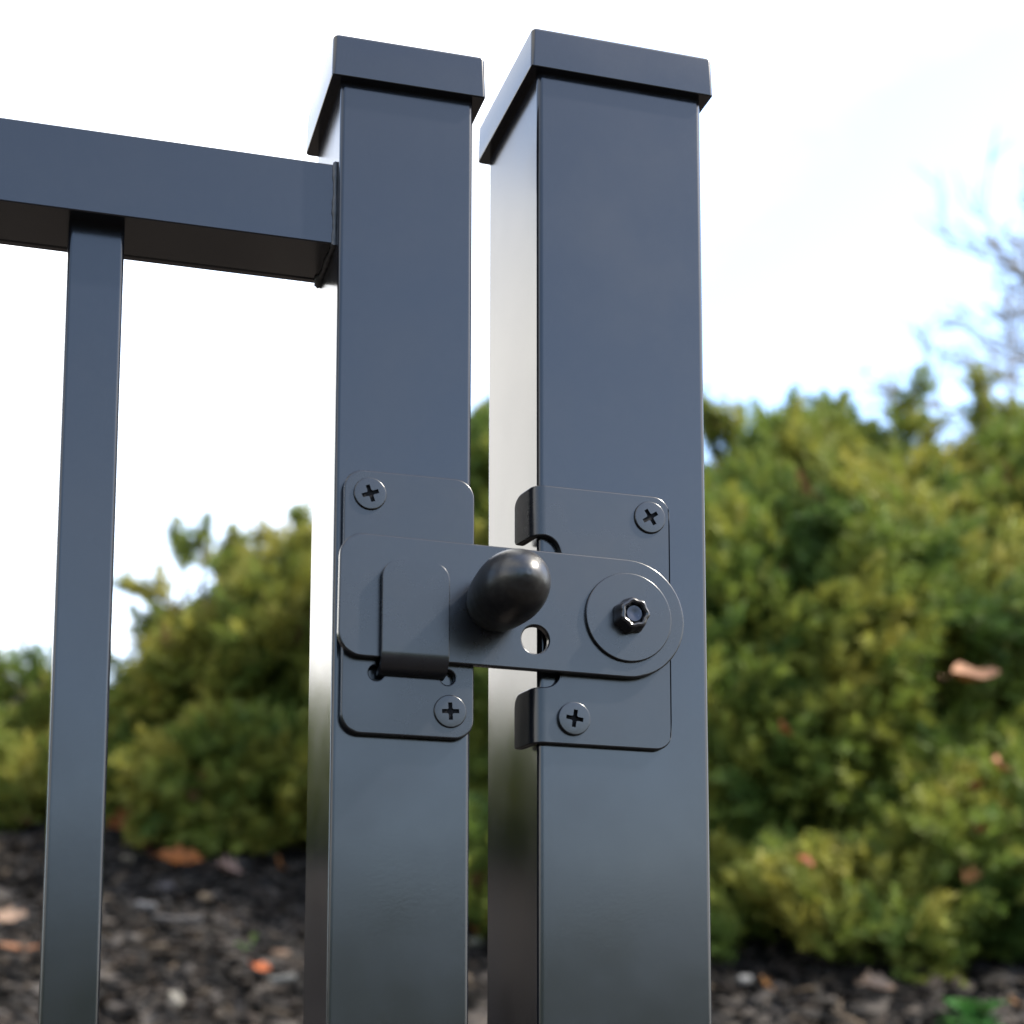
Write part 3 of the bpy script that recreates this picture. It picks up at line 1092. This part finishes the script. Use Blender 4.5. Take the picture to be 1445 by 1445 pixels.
def wood_chip(u, v, L, W, yaw, rgb, label, seed):
    r = random.Random(seed)
    lat, s = on_bank(u, v)
    x, y = bank(lat, s)
    rings = []
    for k in range(6):
        t = k / 5
        hw = W * .5 * (.55 + .45 * math.sin(math.pi * (t * .8 + .1))) * r.uniform(.8, 1.1)
        hh = .0055 * r.uniform(.7, 1.2)
        rings.append([((t - .5) * L, hw * a, hh * b + r.uniform(-.001, .001)) for a, b in ((-1, -.6), (-.6, -1), (.6, -1), (1, -.5), (.8, .8), (0, 1), (-.8, .7))])
    me = loft('wood_chip', rings, 40)
    paint_attr(me, tuple(c * .36 for c in rgb))
    o = link('wood_chip', me, M_CHIP)
    o.location = (x, y, gz_ls(lat, s) + .028)
    o.rotation_euler = (.55 + r.uniform(-.2, .2), r.uniform(-.2, .2), yaw)
    tag(o, label, 'wood chip', 'larger chips in the mulch')


wood_chip(250, 1318, .10, .020, -.15, (.10, .095, .095), 'long grey wood chip in the mulch below the pale pinkish leaf', 1)
wood_chip(205, 1296, .045, .018, -.5, (.17, .17, .18), 'short light grey chip between baluster and the long grey chip', 2)
wood_chip(288, 1286, .032, .022, .6, (.22, .17, .12), 'small tan chip in the mulch under the pale pinkish leaf', 3)
wood_chip(232, 1268, .034, .018, .2, (.16, .14, .14), 'small greyish chip in the mulch under the orange leaf', 4)
wood_chip(190, 1345, .05, .02, .9, (.11, .10, .095), 'stubby grey chip in the mulch right of the baluster foot', 5)
wood_chip(250, 1434, .018, .05, .1, (.30, .28, .24), 'whitish splinter at the bottom picture edge left of the stile', 6)
wood_chip(395, 1372, .035, .02, .3, (.20, .13, .09), 'light brown chip just above the small bright red orange leaf', 7)
wood_chip(400, 1408, .045, .016, -.2, (.20, .20, .19), 'light grey chip right below the small bright red orange leaf', 8)
wood_chip(176, 1226, .028, .020, .2, (.30, .25, .18), 'cream chip in the mulch close to the baluster, below the crumpled leaf', 9)
wood_chip(1052, 1410, .026, .020, .3, (.22, .22, .22), 'pale grey chip beside the golden tan leaf right of the post', 10)
wood_chip(672, 1362, .03, .02, .6, (.25, .24, .18), 'pale chip in the gap between stile and post', 11)


# ------------------------------------------------------------------ green weeds
def weed(u, v, n, ln, rgb, name, label, cat):
    r = random.Random(int(u))
    lat, s = on_bank(u, v)
    x, y = bank(lat, s)
    z = gz_ls(lat, s)
    root = tag(empty(name, (x, y, z)), label, cat)
    for k in range(n):
        a = r.uniform(0, 2 * math.pi); el = r.uniform(.25, 1.3)
        d = Vector((math.cos(a) * math.cos(el), math.sin(a) * math.cos(el), math.sin(el)))
        h = ln * r.uniform(.6, 1.2)
        tip = d * h
        sidev = d.cross(Vector((0, 0, 1)))
        sidev = sidev.normalized() if sidev.length > .01 else Vector((1, 0, 0))
        up = sidev.cross(d)
        bm = bmesh.new()
        limb_into(bm, [(0, 0, -.005), tuple(d * h * .6), tuple(d * h * .72)], [.0016, .0012, .0009], 5)
        rows = []
        for i in range(6):
            t = i / 5
            c = d * h * (.62 + .6 * t) + Vector((0, 0, -.25 * h * t * t))
            wd = h * .26 * math.sin(math.pi * (t * .92 + .05))
            rows.append([bm.verts.new(c + sidev * wd * q + up * abs(q) * wd * .35) for q in (-1, -.5, 0, .5, 1)])
        fs = []
        for p, q in zip(rows[:-1], rows[1:]):
            for i in range(4): fs.append(bm.faces.new((p[i], p[i + 1], q[i + 1], q[i])))
        bmesh.ops.solidify(bm, geom=fs, thickness=.0005)
        me = finish(bm, 'leaf', 60)
        paint_attr(me, tuple(c * r.uniform(.8, 1.2) for c in rgb))
        link('leaf', me, M_WEED, root)


weed(1368, 1462, 34, .075, (.050, .150, .035), 'green_weed', 'bright green leafy weed under the big juniper at the lower right', 'plant')
weed(351, 1345, 3, .03, (.12, .24, .03), 'grass_sprout', 'tiny fresh green sprout in the mulch left of the stile', 'plant')
